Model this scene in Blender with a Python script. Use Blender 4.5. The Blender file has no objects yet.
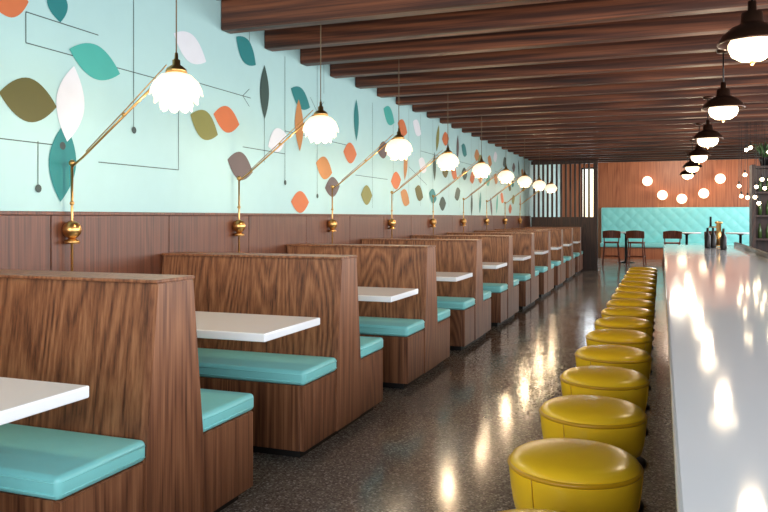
import bpy, bmesh, math, random
from mathutils import Vector, Matrix
random.seed(7)
C = bpy.context.scene.collection
sc = bpy.context.scene
def srgb(r,g,b):
    f=lambda c:(c/255/12.92) if c/255<=0.04045 else ((c/255+0.055)/1.055)**2.4
    return (f(r),f(g),f(b),1)
# ------------------------------------------------------------ materials
def newmat(name):
    m=bpy.data.materials.new(name); m.use_nodes=True
    nt=m.node_tree; return m,nt,nt.nodes['Principled BSDF']
def plain(name,col,rough=0.5,metal=0,noise=0.06,emis=None,es=0,coat=0,bump=0,bscale=40,ior=1.5):
    m,nt,p=newmat(name)
    n=nt.nodes.new('ShaderNodeTexNoise'); n.inputs['Scale'].default_value=9; n.inputs['Detail'].default_value=4
    tc=nt.nodes.new('ShaderNodeTexCoord'); nt.links.new(tc.outputs['Object'],n.inputs['Vector'])
    mx=nt.nodes.new('ShaderNodeMix'); mx.data_type='RGBA'
    mx.inputs[6].default_value=tuple(c*(1-noise) for c in col[:3])+(1,)
    mx.inputs[7].default_value=tuple(min(1,c*(1+noise)) for c in col[:3])+(1,)
    nt.links.new(n.outputs[0],mx.inputs[0]); nt.links.new(mx.outputs[2],p.inputs['Base Color'])
    p.inputs['Roughness'].default_value=rough; p.inputs['Metallic'].default_value=metal; p.inputs['IOR'].default_value=ior
    if coat: p.inputs['Coat Weight'].default_value=coat; p.inputs['Coat Roughness'].default_value=0.05
    if emis: p.inputs['Emission Color'].default_value=emis; p.inputs['Emission Strength'].default_value=es
    if bump:
        n2=nt.nodes.new('ShaderNodeTexNoise'); n2.inputs['Scale'].default_value=bscale; n2.inputs['Detail'].default_value=5
        nt.links.new(tc.outputs['Object'],n2.inputs['Vector'])
        b=nt.nodes.new('ShaderNodeBump'); b.inputs['Strength'].default_value=bump; b.inputs['Distance'].default_value=0.01
        nt.links.new(n2.outputs[0],b.inputs['Height']); nt.links.new(b.outputs[0],p.inputs['Normal'])
    return m
def wood(name,dark,mid,light,axis='Z',rough=0.42,scale=1.0,wave=0.3,fine=85,rings=12):
    m,nt,p=newmat(name); L=nt.links.new
    tc=nt.nodes.new('ShaderNodeTexCoord'); oi=nt.nodes.new('ShaderNodeObjectInfo')
    add=nt.nodes.new('ShaderNodeVectorMath'); add.operation='ADD'
    mul=nt.nodes.new('ShaderNodeVectorMath'); mul.operation='SCALE'; mul.inputs[0].default_value=(7,5,3)
    L(oi.outputs['Random'],mul.inputs['Scale']); L(tc.outputs['Object'],add.inputs[0]); L(mul.outputs[0],add.inputs[1])
    def mp(a,b):
        q=nt.nodes.new('ShaderNodeMapping'); s=[a*scale]*3; s['XYZ'.index(axis)]=b*scale
        q.inputs['Scale'].default_value=s; L(add.outputs[0],q.inputs['Vector']); return q
    m1=mp(fine,1.5); n1=nt.nodes.new('ShaderNodeTexNoise'); n1.inputs['Scale'].default_value=1; n1.inputs['Detail'].default_value=5; n1.inputs['Roughness'].default_value=.6
    L(m1.outputs[0],n1.inputs['Vector'])
    m2=mp(4.5,0.35); n2=nt.nodes.new('ShaderNodeTexNoise'); n2.inputs['Scale'].default_value=1; n2.inputs['Detail'].default_value=.3
    L(m2.outputs[0],n2.inputs['Vector'])
    mm=nt.nodes.new('ShaderNodeMath'); mm.operation='MULTIPLY'; mm.inputs[1].default_value=rings*2; L(n2.outputs[0],mm.inputs[0])
    fr=nt.nodes.new('ShaderNodeMath'); fr.operation='PINGPONG'; fr.inputs[1].default_value=1; L(mm.outputs[0],fr.inputs[0])
    mix=nt.nodes.new('ShaderNodeMix'); mix.data_type='FLOAT'; mix.inputs[0].default_value=wave
    L(n1.outputs[0],mix.inputs[2]); L(fr.outputs[0],mix.inputs[3])
    cr=nt.nodes.new('ShaderNodeValToRGB'); e=cr.color_ramp.elements
    e[0].position=.3; e[0].color=dark; e[1].position=.7; e[1].color=light
    k=e.new(.48); k.color=mid
    L(mix.outputs[0],cr.inputs[0]); L(cr.outputs[0],p.inputs['Base Color'])
    p.inputs['Roughness'].default_value=rough
    b=nt.nodes.new('ShaderNodeBump'); b.inputs['Strength'].default_value=.12; b.inputs['Distance'].default_value=.004
    L(n1.outputs[0],b.inputs['Height']); L(b.outputs[0],p.inputs['Normal'])
    return m
WOOD=wood('booth_wood',srgb(76,42,26),srgb(124,78,50),srgb(158,108,74),wave=.24,rings=18)
WOODEND=wood('booth_end_wood',srgb(82,46,29),srgb(128,80,53),srgb(156,106,74),wave=.18)
PANEL=wood('wainscot_wood',srgb(62,32,20),srgb(90,50,33),srgb(108,64,43),wave=.12)
BEAM=wood('beam_wood',srgb(34,15,10),srgb(80,41,26),srgb(132,76,48),axis='X',rough=.5,scale=.5,wave=.2)
DECK=wood('deck_wood',srgb(10,6,5),srgb(18,11,8),srgb(28,17,12),axis='Y',rough=.8,scale=.5,wave=.2)
SLAT=wood('slat_wood',srgb(30,15,11),srgb(52,28,20),srgb(70,40,28),rough=.5)
BACKW=wood('back_wall_wood',srgb(130,68,42),srgb(164,94,60),srgb(184,114,76),wave=.15,scale=.6)
DARK=plain('black_plinth',srgb(22,18,17),.6)
WHITE=plain('white_laminate',srgb(240,242,246),.07,noise=.01,ior=1.42)
AQUA=plain('aqua_vinyl',srgb(138,220,220),.36,noise=.05,bump=.15,bscale=14)
YEL=plain('mustard_vinyl',srgb(252,200,40),.26,noise=.06,bump=.12,bscale=9)
BRASS=plain('aged_brass',srgb(205,160,100),.3,1)
BRONZE=plain('dark_bronze',srgb(84,58,46),.32,.85)
BLACK=plain('black_metal',srgb(24,20,20),.35,.6)
MURAL=plain('mural_paint',srgb(166,204,207),.6,noise=.03)
PLASTER=plain('plaster_white',srgb(205,200,192),.8,noise=.03,bump=.1)
CORD=plain('cord_brown',srgb(110,92,70),.7)
GLOW=plain('opal_glass_lit',srgb(255,240,215),.3,noise=0,emis=(1,.80,.55,1),es=1.0)
GLOW2=plain('bulb_lit',srgb(255,235,200),.3,noise=0,emis=(1,.78,.5,1),es=12)
GLOW3=plain('globe_lit',srgb(255,235,200),.3,noise=0,emis=(1,.8,.55,1),es=2.4)
INK=plain('mural_ink',srgb(60,76,76),.7)
LEAF={k:plain('mural_'+k,srgb(*v),.6,noise=.07) for k,v in dict(orange=(190,102,56),olive=(82,80,30),teal=(0,116,120),
    pale=(214,218,228),seafoam=(56,162,154),forest=(34,66,62),moss=(122,124,64),taupe=(90,78,80),amber=(180,122,68)).items()}
# terrazzo floor
FLOORM,nt,p=newmat('terrazzo_floor'); L=nt.links.new
tc=nt.nodes.new('ShaderNodeTexCoord')
v=nt.nodes.new('ShaderNodeTexVoronoi'); v.inputs['Scale'].default_value=115; L(tc.outputs['Object'],v.inputs['Vector'])
sep=nt.nodes.new('ShaderNodeSeparateColor'); L(v.outputs['Color'],sep.inputs[0])
cr=nt.nodes.new('ShaderNodeValToRGB'); cr.color_ramp.interpolation='CONSTANT'; e=cr.color_ramp.elements
e[0].position=0; e[0].color=srgb(112,100,94); e[1].position=.9; e[1].color=srgb(206,197,188)
for pos,c in ((.2,(144,132,123)),(.5,(164,152,141)),(.75,(128,116,107))):
    k=e.new(pos); k.color=srgb(*c)
L(sep.outputs[0],cr.inputs[0])
n=nt.nodes.new('ShaderNodeTexNoise'); n.inputs['Scale'].default_value=1.3; n.inputs['Detail'].default_value=5; L(tc.outputs['Object'],n.inputs['Vector'])
mx=nt.nodes.new('ShaderNodeMix'); mx.data_type='RGBA'; mx.blend_type='MULTIPLY'; mx.inputs[0].default_value=.35
L(cr.outputs[0],mx.inputs[6]); L(n.outputs[0],mx.inputs[7]); L(mx.outputs[2],p.inputs['Base Color'])
mr=nt.nodes.new('ShaderNodeMapRange'); mr.inputs[3].default_value=.08; mr.inputs[4].default_value=.24; L(n.outputs[0],mr.inputs[0]); L(mr.outputs[0],p.inputs['Roughness'])
b=nt.nodes.new('ShaderNodeBump'); b.inputs['Strength'].default_value=.07; b.inputs['Distance'].default_value=.01
n3=nt.nodes.new('ShaderNodeTexNoise'); n3.inputs['Scale'].default_value=7; L(tc.outputs['Object'],n3.inputs['Vector'])
L(n3.outputs[0],b.inputs['Height']); L(b.outputs[0],p.inputs['Normal'])
# ------------------------------------------------------------ mesh helpers
def mesh_from(bm,name,mat,smooth=False):
    bmesh.ops.recalc_face_normals(bm,faces=bm.faces)
    me=bpy.data.meshes.new(name); bm.to_mesh(me); bm.free()
    me.materials.append(mat)
    if smooth:
        for f in me.polygons: f.use_smooth=True
    return me
def add_box(bm,a,b,bevel=0,seg=2):
    r=bmesh.ops.create_cube(bm,size=1)
    vs=r['verts']
    for vv in vs:
        vv.co=Vector([a[i]+(b[i]-a[i])*(vv.co[i]+.5) for i in range(3)])
    if bevel:
        es={e for vv in vs for e in vv.link_edges}
        bmesh.ops.bevel(bm,geom=list(es),offset=bevel,segments=seg,affect='EDGES',profile=.5)
def box(name,a,b,mat,bevel=0,seg=2,smooth=False):
    bm=bmesh.new(); add_box(bm,a,b,bevel,seg); return mesh_from(bm,name,mat,smooth)
def boxes(name,lst,mat,bevel=0):
    bm=bmesh.new()
    for a,b in lst: add_box(bm,a,b,bevel)
    return mesh_from(bm,name,mat)
def add_lathe(bm,prof,seg=32,org=(0,0,0),fn=None):
    rings=[]
    for i,(r,z) in enumerate(prof):
        if r<1e-5: rings.append([bm.verts.new((org[0],org[1],org[2]+z))])
        else:
            ring=[]
            for k in range(seg):
                a=2*math.pi*k/seg; rr,zz=(r,z) if not fn else fn(r,z,a,i)
                ring.append(bm.verts.new((org[0]+rr*math.cos(a),org[1]+rr*math.sin(a),org[2]+zz)))
            rings.append(ring)
    for A,B in zip(rings,rings[1:]):
        for k in range(seg):
            k2=(k+1)%seg
            if len(A)==1 and len(B)==1: continue
            if len(A)==1: bm.faces.new((A[0],B[k],B[k2]))
            elif len(B)==1: bm.faces.new((A[k],B[0],A[k2]))
            else: bm.faces.new((A[k],B[k],B[k2],A[k2]))
def lathe(name,prof,mat,seg=32,org=(0,0,0),fn=None):
    bm=bmesh.new(); add_lathe(bm,prof,seg,org,fn); return mesh_from(bm,name,mat,True)
def add_tube(bm,pts,r,seg=8):
    pts=[Vector(q) for q in pts]; prev=None
    for i,q in enumerate(pts):
        d=(pts[min(i+1,len(pts)-1)]-pts[max(i-1,0)]).normalized()
        up=Vector((0,0,1)) if abs(d.z)<.95 else Vector((1,0,0))
        u=d.cross(up).normalized(); w=d.cross(u)
        ring=[bm.verts.new(q+r*(math.cos(2*math.pi*k/seg)*u+math.sin(2*math.pi*k/seg)*w)) for k in range(seg)]
        if prev:
            for k in range(seg): bm.faces.new((prev[k],ring[k],ring[(k+1)%seg],prev[(k+1)%seg]))
        else: bm.faces.new(ring)
        prev=ring
    bm.faces.new(prev)
def tube(name,pts,r,mat,seg=8):
    bm=bmesh.new(); add_tube(bm,pts,r,seg); return mesh_from(bm,name,mat,True)
def add_sphere(bm,c,r,seg=16,sc3=(1,1,1)):
    bmesh.ops.create_uvsphere(bm,u_segments=seg,v_segments=seg//2+2,radius=r,matrix=Matrix.Translation(c)@Matrix.Diagonal((*sc3,1)))
def sphere(name,c,r,mat,seg=20,s3=(1,1,1)):
    bm=bmesh.new(); add_sphere(bm,c,r,seg,s3); return mesh_from(bm,name,mat,True)
def prism(name,prof,x0,x1,mat,bevel=0):
    bm=bmesh.new()
    A=[bm.verts.new((x0,y,z)) for y,z in prof]; B=[bm.verts.new((x1,y,z)) for y,z in prof]
    bm.faces.new(A); bm.faces.new(B[::-1]); n=len(prof)
    for i in range(n): bm.faces.new((A[i],B[i],B[(i+1)%n],A[(i+1)%n]))
    if bevel: bmesh.ops.bevel(bm,geom=list(bm.edges),offset=bevel,segments=2,affect='EDGES')
    return mesh_from(bm,name,mat)
def obj(name,me,loc=(0,0,0),parent=None,rot=0):
    o=bpy.data.objects.new(name,me); C.objects.link(o); o.location=loc; o.rotation_euler[2]=rot
    if parent: o.parent=parent
    return o
def group(name,loc,parts,rot=0):
    e=obj(name,None,loc,rot=rot); e.empty_display_size=.1
    for pn,me in parts: obj(pn,me,parent=e)
    return e
def light(name,kind,loc,W,col=(1,1,1),parent=None,**kw):
    l=bpy.data.lights.new(name,kind); l.energy=W; l.color=col
    for k,vv in kw.items(): setattr(l,k,vv)
    o=bpy.data.objects.new(name,l); C.objects.link(o); o.location=loc
    if parent: o.parent=parent
    return o
XW=-3.08; XR=3.5; YB=24.9; YF=-3.0; YH=4.74; ZC=2.92; ZH=3.5; YE=20.3
# ------------------------------------------------------------ shell
obj('floor',box('floor',(XW-.2,YF-.2,-.1),(XR+.2,YB+.2,0),FLOORM))
obj('wall_left',box('wall_left',(XW-.2,YF-.2,0),(XW,YB+.2,ZH),MURAL))
wins=[(-2.2,1.2),(1.8,5.2),(5.8,9.2),(9.8,13.2),(20.8,23.8)]
L_=[((XR,YF-.2,0),(XR+.2,YB+.2,.95)),((XR,YF-.2,2.6),(XR+.2,YB+.2,ZH))]
y=YF-.2
for a,b_ in wins: L_.append(((XR,y,.95),(XR+.2,a,2.6))); y=b_
L_.append(((XR,y,.95),(XR+.2,YB+.2,2.6)))
obj('wall_right',boxes('wall_right',L_,PLASTER))
def window(i,axis,a,b_,pos,z0,z1):
    t=.05; l=[]
    def bb(u0,u1,za,zb):
        if axis=='Y': l.append(((pos+.05,u0,za),(pos+.12,u1,zb)))
        else: l.append(((u0,pos+.05,za),(u1,pos+.12,zb)))
    bb(a,b_,z0,z0+t); bb(a,b_,z1-t,z1); bb(a,a+t,z0+t,z1-t); bb(b_-t,b_,z0+t,z1-t)
    m=(a+b_)/2
    if b_-a>1: bb(m-t/2,m+t/2,z0+t,z1-t)
    obj('window_%d'%i,boxes('window_frame',l,BLACK))
for i,(a,b_) in enumerate(wins): window(i+1,'Y',a,b_,XR,.95,2.6)
wx0,wx1=-2.45,-1.95
obj('wall_back',boxes('wall_back',[((XW,YB,0),(wx0,YB+.2,ZH)),((wx1,YB,0),(XR,YB+.2,ZH)),((wx0,YB,0),(wx1,YB+.2,.3)),((wx0,YB,2.9),(wx1,YB+.2,ZH))],BACKW))
window(6,'X',wx0,wx1,YB,.3,2.9)
obj('wall_front',boxes('wall_front',[((XW,YF-.2,0),(XR,YF,.6)),((XW,YF-.2,2.9),(XR,YF,ZH)),((XW,YF-.2,.6),(-2.6,YF,2.9)),((3,YF-.2,.6),(XR,YF,2.9))],PLASTER))
window(7,'X',-2.6,3,YF-.2,.6,2.9)
obj('ceiling',boxes('ceiling',[((XW,YH,ZC),(XR,YE,ZC+.1)),((XW-.2,YF-.2,ZH),(XR+.2,YB+.2,ZH+.1)),((XW,YH-.06,ZC-.02),(XR,YH,ZH)),((XW,YE,ZC),(XR,YE+.06,ZH))],DECK))
bmsh=box('beam',(XW+.002,-.065,2.69),(XR-.002,.065,ZC-.002),BEAM,.012)
yb=4.85; i=0
while yb<YE-.1:
    o=obj('ceiling_beam',bmsh,(0,yb,0)); i+=1; yb+=.65
# wainscot
l=[]; y=YF
while y<18.6:
    l.append(((XW+.001,y+.004,.1),(XW+.022,min(y+1.02,18.7)-.004,1.31))); y+=1.02
obj('wall_left_wainscot',boxes('wainscot',l,PANEL,.003))
obj('trim_1',box('trim',(XW+.001,YF,1.31),(XW+.03,18.7,1.33),PANEL,.003))
obj('baseboard_left',box('bb',(XW+.001,YF,0),(XW+.028,18.7,.1),DARK))
# ------------------------------------------------------------ mural
def leafmesh(bm,y,z,w,h,t,x):
    N=14; pts=[]
    a,b2=(w/2,h/2)
    vert=h>w
    for k in range(N+1):
        s=-1+2*k/N; pts.append((s,(1-abs(s)**1.9)))
    for k in range(N-1,0,-1):
        s=-1+2*k/N; pts.append((s,-(1-abs(s)**1.9)))
    vs=[]
    for s,q in pts:
        if vert: py,pz=q*a,s*b2
        else: py,pz=s*a,q*b2
        ca,sa=math.cos(t),math.sin(t)
        vs.append(bm.verts.new((x,y+py*ca-pz*sa,z+py*sa+pz*ca)))
    bm.faces.new(vs)
leaves=[(2.86,2.39,.26,.17,.2,'orange'),(2.99,1.907,.38,.23,-.05,'olive'),(3.222,1.601,.2,.44,-.08,'teal'),(3.28,1.93,.21,.43,-.12,'pale'),
(3.476,2.199,.42,.2,-.15,'seafoam'),(3.185,2.46,.15,.2,.2,'teal'),(4.406,2.477,.40,.2,-.3,'pale'),(5.15,2.61,.34,.2,-.5,'teal'),
(5.44,2.332,.15,.45,0,'forest'),(4.575,1.96,.36,.21,-.3,'moss'),(4.87,2.037,.36,.2,-.1,'orange'),(5.064,1.697,.38,.22,-.2,'taupe'),
(6.10,2.38,.4,.19,-.3,'teal'),(6.07,2.13,.17,.47,.05,'amber'),(5.66,1.957,.35,.2,.4,'pale'),(6.607,1.777,.38,.22,-.2,'amber'),
(6.80,1.60,.36,.2,.1,'taupe'),(6.09,1.436,.36,.2,0,'orange'),(7.25,1.974,.36,.22,0,'orange'),(7.42,2.342,.14,.45,0,'teal'),
(8.45,2.52,.4,.22,-.3,'seafoam'),(7.72,1.544,.34,.22,0,'moss'),(8.25,2.09,.38,.2,.2,'taupe'),(8.7,1.75,.38,.22,.1,'orange'),(2.3,2.2,.3,.2,.1,'teal'),(1.6,1.8,.2,.4,.1,'orange'),(.8,2.3,.4,.2,.1,'olive'),(3.95,2.8,.4,.2,.2,'orange')]
cols=list(LEAF); yy=9.1
while yy<18.3:
    for z in (random.uniform(1.45,1.75),random.uniform(1.95,2.1),random.uniform(2.3,2.5)):
        if random.random()<.85:
            vert=random.random()<.3
            leaves.append((yy+random.uniform(-.2,.2),z,.15 if vert else .38,.42 if vert else .21,random.uniform(-.4,.4),random.choice(cols)))
    yy+=.62
by={}
for i,lf in enumerate(leaves): by.setdefault(lf[5],[]).append((i,lf))
me_parts=[]
for c,ls in by.items():
    bm=bmesh.new()
    for i,(y,z,w,h,t,_) in ls: leafmesh(bm,y,z,w,h,t,XW+.003+.0003*(i%5))
    me_parts.append(('painted_leaves_'+c,mesh_from(bm,'leaves_'+c,LEAF[c])))
bm=bmesh.new()
def ln(y0,z0,y1,z1,w=.0028):
    d=Vector((0,y1-y0,z1-z0)); n=Vector((0,-d.z,d.y)).normalized()*w
    p0=Vector((XW+.002,y0,z0)); p1=p0+d
    bm.faces.new([bm.verts.new(q) for q in (p0-n,p1-n,p1+n,p0+n)])
def dot(y,z,r=.022):
    bm.faces.new([bm.verts.new((XW+.005,y+r*math.cos(k*.52),z+r*math.sin(k*.52))) for k in range(12)])
for q in [(2.97,2.2,4.05,2.2),(2.97,2.2,2.97,2.36),(2.97,2.36,3.5,2.36),(3.81,1.84,3.81,2.75),(2.6,1.69,3.2,1.69),(3.2,1.55,3.2,1.69),(4.27,1.62,4.27,2.2),(3.5,1.62,4.27,1.62),(3.05,1.45,3.05,1.7),
          (4.45,2.25,5.1,2.25),(5.1,2.25,5.2,2.32),(5.1,2.25,5.2,2.18),(5.1,2.25,5.22,2.25),(5.2,2.6,5.2,2.88),(5.44,1.75,5.44,2.55),(5.8,1.6,5.8,2.7),(5.1,1.85,5.8,1.85),(6.45,1.5,6.45,2.75),(6.6,2.5,6.6,2.85),(6.45,2.3,6.6,2.42),(6.45,2.3,6.3,2.42),
          (5.8,2.05,7.2,2.05),(7.9,1.4,7.9,2.6),(7.4,1.75,8.4,1.75),(8.6,1.5,8.6,2.5)]: ln(*q)
yy=9.2
while yy<18:
    ln(yy,1.45,yy,2.7); ln(yy,random.uniform(1.6,2.4),yy+.8,random.uniform(1.6,2.4)) if random.random()<.3 else ln(yy,2.2,yy+.8,2.2); yy+=random.uniform(.5,1.0)
for q in [(3.22,1.69),(3.81,1.84),(3.05,1.45),(5.8,1.6),(6.45,1.5)]: dot(*q)
me_parts.append(('painted_lines',mesh_from(bm,'mural_lines',INK)))
group('wall_mural',(0,0,0),me_parts)
# ------------------------------------------------------------ booths
P=1.72
W_=1.27; hb=.595
body=prism('booth_body',[(-hb+.02,.06),(-hb+.02,.395),(-.165,.395),(-.105,1.05),(.105,1.05),(.165,.395),(hb-.02,.395),(hb-.02,.06)],0,W_-.03,WOOD)
endn=prism('booth_end_near',[(-hb,.05),(-hb,.40),(-.186,.40),(-.186,.05)],W_-.03,W_,WOODEND,.004)
endf=prism('booth_end_far',[(.186,.05),(.186,.40),(hb,.40),(hb,.05)],W_-.03,W_,WOODEND,.004)
endm=prism('booth_end_back',[(-.182,.05),(-.182,.40),(-.115,1.05),(.115,1.05),(.182,.40),(.182,.05)],W_-.03,W_+.006,WOODEND,.004)
cap=box('booth_cap',(0,-.122,1.05),(W_+.008,.122,1.064),WOODEND,.004)
frontp=boxes('booth_front_panel',[((0,-hb,.05),(W_-.03,-hb+.02,.4)),((0,hb-.02,.05),(W_-.03,hb,.4))],WOOD,.003)
plinth=box('booth_plinth',(.02,-hb+.05,0),(W_-.05,hb-.05,.06),DARK)
cu1=box('cushion',(.005,-hb-.012,.402),(W_+.004,-.172,.482),AQUA,.022,4,True)
cu2=box('cushion',(.005,.172,.402),(W_+.004,hb+.012,.482),AQUA,.022,4,True)
def pipe(y0,y1):
    bm=bmesh.new()
    for z in (.462,.422): add_tube(bm,[(.03,y0,z),(W_-.018,y0,z),(W_+.002,y0+.02*(1 if y1>y0 else -1),z),(W_+.005,y1,z)],.0035,6)
    return mesh_from(bm,'piping',AQUA,True)
pi1=pipe(-hb-.013,-.19); pi2=pipe(hb+.013,.19)
X0=XW+.032
for k in range(-1,10):
    group('booth_bench',(X0,2.445+P*k,0),[('body',body),('end_panel_near',endn),('end_panel_far',endf),('end_panel_back',endm),('top_cap',cap),('seat_front_panels',frontp),('plinth',plinth),('seat_cushion_near',cu1),('seat_cushion_far',cu2),('piping_near',pi1),('piping_far',pi2)])
ttop=box('table_top',(.002,-.30,.722),(1.335,.30,.762),WHITE,.006,3)
tped=lathe('table_pedestal',[(0,0),(.2,0),(.2,.012),(.05,.03),(.035,.06),(.035,.69),(.12,.70),(.12,.72),(0,.72)],BLACK,24,(.62,0,0))
for k in range(0,10):
    group('booth_table',(X0,1.61+P*k,0),[('top',ttop),('pedestal',tped)])
# ------------------------------------------------------------ wall lamps
def lobes(n,amp,dz,last,ph=0):
    def fn(r,z,a,i):
        s=abs(math.cos(n*(a+ph)/2))
        f=i/last
        return r*(1+amp*f*(s-.5)), z-dz*f*f*(s-.3)
    return fn
shade1=lathe('shade_upper',[(.035,.08),(.075,.068),(.11,.035),(.125,.002),(.128,-.022)],GLOW,96,(0,0,0),lobes(10,.09,.022,4))
shade2=lathe('shade_middle',[(.05,.045),(.085,.02),(.108,-.02),(.108,-.058)],GLOW,96,(0,0,0),lobes(10,.10,.024,3,.31))
shade3=lathe('shade_lower',[(.04,.0),(.07,-.04),(.082,-.075),(.074,-.098)],GLOW,96,(0,0,0),lobes(8,.12,.022,3))
lbulb=sphere('bulb',(0,0,-.05),.045,GLOW2,16)
capm=lathe('shade_cap',[(0,.19),(.008,.18),(.010,.15),(.02,.145),(.02,.12),(.035,.112),(.05,.098),(.055,.082),(.03,.076),(0,.076)],BRASS,24)
bx=-.70
bm=bmesh.new()
add_sphere(bm,(bx,.03,-.725),.05,20); 
add_lathe(bm,[(0,-.0),(.04,0),(.04,.015),(.015,.03),(0,.03)],20,(bx,.03,-.80))
add_tube(bm,[(bx,.03,-.725),(XW+2.32+.02,.03,-.725)],.012)
bracket_b=mesh_from(bm,'wall_ball',BRASS,True)
bm=bmesh.new()
add_tube(bm,[(bx,.03,-.95),(bx,.03,-.36)],.007)
add_sphere(bm,(bx,.03,-.36),.018,12); add_sphere(bm,(bx,.03,-.58),.013,12)
add_tube(bm,[(bx,.03,-.38),(bx+.08,.025,-.33),(-.0,0,.13)],.0065)
add_tube(bm,[(bx+.10,.025,-.30),(bx+.36,.012,-.10),(-.06,0,.125)],.003)
add_sphere(bm,(bx+.36,.014,-.115),.012,10)
arm=mesh_from(bm,'swing_arm',BRASS,True)
for k in range(-1,9):
    yk=3.2+P*k; zt=(ZH if yk<YH-.07 else 2.92)-1.955
    cordm=tube('hang_cord',[(0,0,.18),(0,0,zt)],.0035,CORD,6)
    e=group('wall_lamp',(-2.32,yk,1.955),[('shade_upper',shade1),('shade_middle',shade2),('shade_lower',shade3),('bulb',lbulb),('shade_cap',capm),('wall_ball',bracket_b),('swing_arm',arm),('hang_cord',cordm)])
    light('lamp_light','POINT',(0,0,-.14),13,(1,.75,.47),e,shadow_soft_size=.04)
# ------------------------------------------------------------ counter + stools
CY0,CY1=-1.5,11.6
ctop=box('counter_top',(.02,CY0,.855),(1.0,CY1,.90),WHITE,.008,3)
cbody=box('counter_body',(.30,CY0+.05,.08),(.95,CY1-.1,.855),SLAT)
cplin=box('counter_plinth',(.36,CY0+.1,0),(.9,CY1-.15,.08),DARK)
crail=box('counter_back_rail',(.955,3.0,.9),(1.0,CY1,.945),BLACK,.004)
bm=bmesh.new(); add_tube(bm,[(.2,CY0+.1,.18),(.2,CY1-.2,.18)],.02)
y=-1.2
while y<CY1-.2: add_tube(bm,[(.2,y,.18),(.31,y,.18)],.012); y+=1.24
foot=mesh_from(bm,'foot_rail',BRASS,True)
group('bar_counter',(0,0,0),[('counter_top',ctop),('counter_body',cbody),('counter_plinth',cplin),('counter_back_rail',crail),('foot_rail',foot)])
sseat=lathe('stool_seat',[(0,.425),(.165,.425),(.176,.432),(.182,.46),(.188,.50),(.192,.54),(.193,.556),(.192,.563),(.190,.570),(.183,.581),(.168,.590),(.14,.597),(.10,.602),(.05,.605),(0,.606)],YEL,64)
SEAM=plain('stool_seam',srgb(205,152,18),.35)
seam=lathe('stool_seam',[(.191,.553),(.1955,.557),(.197,.561),(.1955,.565),(.190,.569)],SEAM,64)
bm=bmesh.new()
for a in (0.6,2.7,4.8):
    add_tube(bm,[(r*math.cos(a),r*math.sin(a),z) for r,z in ((.177,.433),(.183,.46),(.189,.50),(.193,.54),(.194,.556))],.002,6)
sideseam=mesh_from(bm,'side_seams',SEAM,True)
sped=lathe('stool_pedestal',[(0,0),(.17,0),(.17,.012),(.15,.025),(.05,.05),(.035,.08),(.035,.39),(.10,.405),(.12,.424),(0,.424)],BLACK,28)
for k in range(-3,15):
    group('bar_stool',(-.245,2.29+.62*k,0),[('seat',sseat),('seam',seam),('side_seams',sideseam),('pedestal',sped)],rot=random.uniform(0,6))
# pendants above the counter
dome=lathe('pendant_dome',[(0,.22),(.02,.22),(.022,.17),(.05,.16),(.055,.11),(.062,.10),(.10,.085),(.145,.045),(.165,.01),(.168,0),(.162,0),(.14,.035),(.09,.073),(0,.09)],BRONZE,36)
glass=lathe('pendant_glass',[(.09,.045),(.115,.0),(.116,-.02),(.10,-.06),(.06,-.085),(0,-.093)],GLOW3,32)
fin=sphere('pendant_finial',(0,0,-.10),.013,BRASS,10)
pc=tube('pendant_cord',[(0,0,.21),(0,0,.49)],.006,BLACK,8)
can=lathe('pendant_canopy',[(0,.46),(.05,.465),(.055,.488),(0,.488)],BRONZE,24)
for x,yk in ((.44,4.3),(.48,6.8),(.5,9.45),(.52,12.05),(.52,14.7),(.52,17.3)):
    yk=4.85+.65*round((yk-4.85)/.65) if yk>4.7 else yk
    zc=ZH-2.2 if yk<YH else .49
    parts=[('dome',dome),('glass',glass),('finial',fin)]
    if yk<YH:
        parts+=[('cord',tube('pendant_cord',[(0,0,.21),(0,0,zc)],.006,BLACK,8))]
    else: parts+=[('cord',pc),('canopy',can)]
    e=group('pendant_lamp',(x,yk,2.2),parts)
    light('pendant_light','POINT',(0,0,-.17),13,(1,.8,.56),e,shadow_soft_size=.05)
# items on the counter
bot=lathe('bottle',[(0,0),(.035,0),(.037,.02),(.037,.15),(.015,.2),(.013,.26),(.0,.26)],BLACK,20)
for x,y in ((.55,10.4),(.62,10.5),(.70,9.9)):
    obj('sauce_bottle',bot,(x,y,.901))
tap=group('beer_tap',(.72,11.0,.905),[('tower',lathe('tower',[(0,.0),(.06,0),(.06,.02),(.03,.03),(.03,.3),(.05,.31),(.05,.33),(0,.34)],BRASS,20)),
  ('spouts',tube('sp',[(-.02,0,.26),(-.12,0,.26),(-.13,0,.2)],.01,BRASS)),('handles',tube('hd',[(-.1,0,.27),(-.1,0,.4)],.014,BLACK))])
# ------------------------------------------------------------ slat screen
l=[((XW+.03,18.72,0),(-1.45,18.80,.06)),((XW+.03,18.72,2.6),(-1.45,18.80,2.688)),((-1.55,18.70,0),(-1.45,18.82,2.688)),((XW+.03,18.73,.06),(-1.55,18.79,1.3))]
x=XW+.08
while x<-1.6: l.append(((x,18.73,1.3),(x+.045,18.79,2.6))); x+=.11
obj('slat_screen',boxes('slat_screen',l,SLAT))
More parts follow.
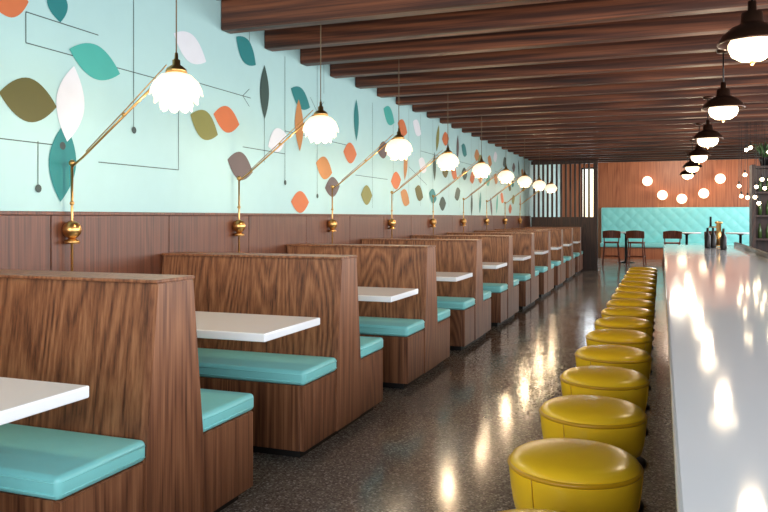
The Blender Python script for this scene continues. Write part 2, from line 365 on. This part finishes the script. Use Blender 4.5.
# ------------------------------------------------------------ back room
bm=bmesh.new()
nx,nz=180,40; x0,x1,z0,z1=-1.75,2.7,.5,1.56
cw=.36; ch=.36; G=[]
for i in range(nx+1):
    row=[]
    for j in range(nz+1):
        x=x0+(x1-x0)*i/nx; z=z0+(z1-z0)*j/nz
        a=(x/cw+z/ch); b_=(x/cw-z/ch)
        d=abs(math.sin(math.pi*a/1))*abs(math.sin(math.pi*b_/1))
        row.append(bm.verts.new((x,YB-.16-.02*d**.5,z)))
    G.append(row)
for i in range(nx):
    for j in range(nz): bm.faces.new((G[i][j],G[i+1][j],G[i+1][j+1],G[i][j+1]))
tuft=mesh_from(bm,'banquette_tufting',AQUA,True)
group('banquette',(0,0,0),[('tufted_back',tuft),('back_frame',box('bf',(-1.8,YB-.16,.0),(2.75,YB-.005,1.6),AQUA,.02,3)),
   ('seat',box('bs',(-1.8,YB-.72,.36),(2.75,YB-.17,.5),AQUA,.04,4,True)),('base',box('bb',(-1.78,YB-.66,0),(2.73,YB-.17,.36),BACKW))])
for (x,z) in ((-.42,2.42),(.02,1.98),(.58,1.86),(1.2,2.02),(1.66,2.46)):
    group('globe_sconce',(x,YB-.18,z),[('globe',sphere('g',(0,0,0),.15,GLOW3,20)),('stem',tube('st',[(0,.1,0),(0,.178,0)],.02,BRASS)),('backplate',tube('bp',[(0,.165,0),(0,.179,0)],.07,BRASS,20))])
REDW=wood('chair_wood',srgb(80,34,20),srgb(125,60,36),srgb(150,78,50),scale=1.5)
bm=bmesh.new()
add_box(bm,(-.2,-.2,.60),(.2,.2,.64),.015)
for sx in (-1,1):
    for sy in (-1,1): add_tube(bm,[(sx*.17,sy*.17,.60),(sx*.22,sy*.22,0)],.016)
for sx in (-1,1): add_tube(bm,[(sx*.18,-.17,.62),(sx*.2,-.22,.88)],.014)
for a in ((-.2,-.2,.2,-.2),(.2,-.2,.2,.2),(.2,.2,-.2,.2),(-.2,.2,-.2,-.2)): add_tube(bm,[(a[0],a[1],.25),(a[2],a[3],.25)],.011)
N=8; pr=None
for k in range(N+1):
    s=-1+2*k/N; x=.23*s; y=-.27+.06*s*s
    ring=[bm.verts.new((x,y,.74)),bm.verts.new((x,y-.02,.74)),bm.verts.new((x,y-.035,.95-.03*s*s)),bm.verts.new((x,y-.01,.95-.03*s*s))]
    if pr:
        for q in range(4): bm.faces.new((pr[q],ring[q],ring[(q+1)%4],pr[(q+1)%4]))
    else: bm.faces.new(ring)
    pr=ring
bm.faces.new(pr)
chair=mesh_from(bm,'chair',REDW)
for x,y,r in ((-1.27,20.9,.1),(-.63,20.9,-.1),(.25,20.9,.05),(1.25,21.0,0)):
    obj('bar_chair',chair,(x,y,0),rot=r)
rt=lathe('round_table_top',[(0,.84),(.36,.84),(.38,.855),(.38,.87),(.36,.88),(0,.88)],WHITE,40)
rp=lathe('round_table_leg',[(0,0),(.24,0),(.24,.015),(.05,.04),(.035,.08),(.035,.80),(.1,.84),(0,.84)],BLACK,24)
for x in (-.95,.65,2.0):
    group('round_table',(x,22.3,0),[('top',rt),('leg',rp)])
# back-bar shelf right
l=[((0,0,0),(.06,.4,2.2)),((1.2,0,0),(1.26,.4,2.2)),((.06,.36,0),(1.2,.4,2.2))]
for z in (.1,.9,1.3,1.7,2.14): l.append(((.06,0,z),(1.2,.36,z+.035)))
bm=bmesh.new(); 
for z in (.935,1.335,1.735):
    for k in range(9):
        add_lathe(bm,[(0,0),(.03,0),(.032,.15),(.012,.2),(.012,.25),(0,.25)],12,(.14+k*.12,.15,z))
BOT=plain('bottle_green',srgb(70,92,50),.2)
group('bar_shelf',(1.45,14.2,0),[('shelf_frame',boxes('shelf',l,SLAT)),('bottles',mesh_from(bm,'bottles',BOT,True))])
GREEN=plain('leaf_green',srgb(62,96,48),.5,noise=.2)
bm=bmesh.new()
for k in range(70):
    a=random.uniform(0,6.28); ln_=random.uniform(.15,.36); el=random.uniform(0,1.3)
    d=Vector((math.cos(a)*math.cos(el),math.sin(a)*math.cos(el)*.5,math.sin(el)))
    b0=Vector((0,0,.14)); tip=b0+d*ln_; sd=d.cross(Vector((0,0,1))).normalized()*.03
    mid=b0+d*ln_*.55+Vector((0,0,.04))
    vs=[bm.verts.new(q) for q in (b0,mid+sd,tip,mid-sd)]; bm.faces.new(vs)
pot=lathe('pot',[(0,0),(.06,0),(.085,.13),(.09,.14),(0,.14)],BLACK,20); lv=mesh_from(bm,'leaves',GREEN)
for x in (1.66,2.2): group('potted_plant',(x,14.35,2.178),[('pot',pot),('leaves',lv)])
# string of small bulbs
bm=bmesh.new(); bm2=bmesh.new()
for k in range(20):
    x=1.0+.7*random.random(); y=12.2+.8*random.random(); z=random.uniform(1.5,2.35)
    add_tube(bm,[(x,y,ZC-.002),(x,y,z+.05)],.004,6); add_sphere(bm2,(x,y,z),.028,10); add_tube(bm,[(x,y,z+.02),(x,y,z+.07)],.014,8)
group('string_lights',(0,0,0),[('cords',mesh_from(bm,'cords',BLACK)),('bulbs',mesh_from(bm2,'bulbs',GLOW2,True))])
# ------------------------------------------------------------ light
w=bpy.data.worlds.new('World'); sc.world=w; w.use_nodes=True
nt=w.node_tree; bg=nt.nodes['Background']
sky=nt.nodes.new('ShaderNodeTexSky'); sky.sky_type='NISHITA'; sky.sun_disc=False; sky.sun_elevation=.8
nt.links.new(sky.outputs[0],bg.inputs[0]); bg.inputs[1].default_value=.25
DAY=(.95,.975,1)
for a,b_ in wins:
    o=light('window_daylight','AREA',(XR+.02,(a+b_)/2,1.78),150 if a<19 else 140,DAY,shape='RECTANGLE',size=b_-a-.1,size_y=1.6)
    o.rotation_euler=(0,math.pi/2,0); o.data.size=1.6; o.data.size_y=b_-a-.1
o=light('window_daylight','AREA',(.2,YF-.03,1.75),240,DAY,shape='RECTANGLE',size=5.5,size_y=2.2); o.rotation_euler=(math.pi/2,0,0)
o=light('window_daylight','AREA',(-2.2,YB+.15,1.6),30,DAY,shape='RECTANGLE',size=.45,size_y=2.5); o.rotation_euler=(-math.pi/2,0,0)
light('back_room_fill','POINT',(.5,22.0,3.0),190,(1,.85,.68),shadow_soft_size=.3)  # added fill with no fixture, brightens the back room
# ------------------------------------------------------------ camera
cam=bpy.data.cameras.new('camera'); co=bpy.data.objects.new('camera',cam); C.objects.link(co)
co.location=(0,0,1.3); co.rotation_euler=(math.pi/2,0,math.radians(20.4)); cam.lens=35; cam.sensor_width=36; cam.shift_y=-.0508
cam.clip_start=.05
sc.camera=co
sc.view_settings.view_transform='Standard'
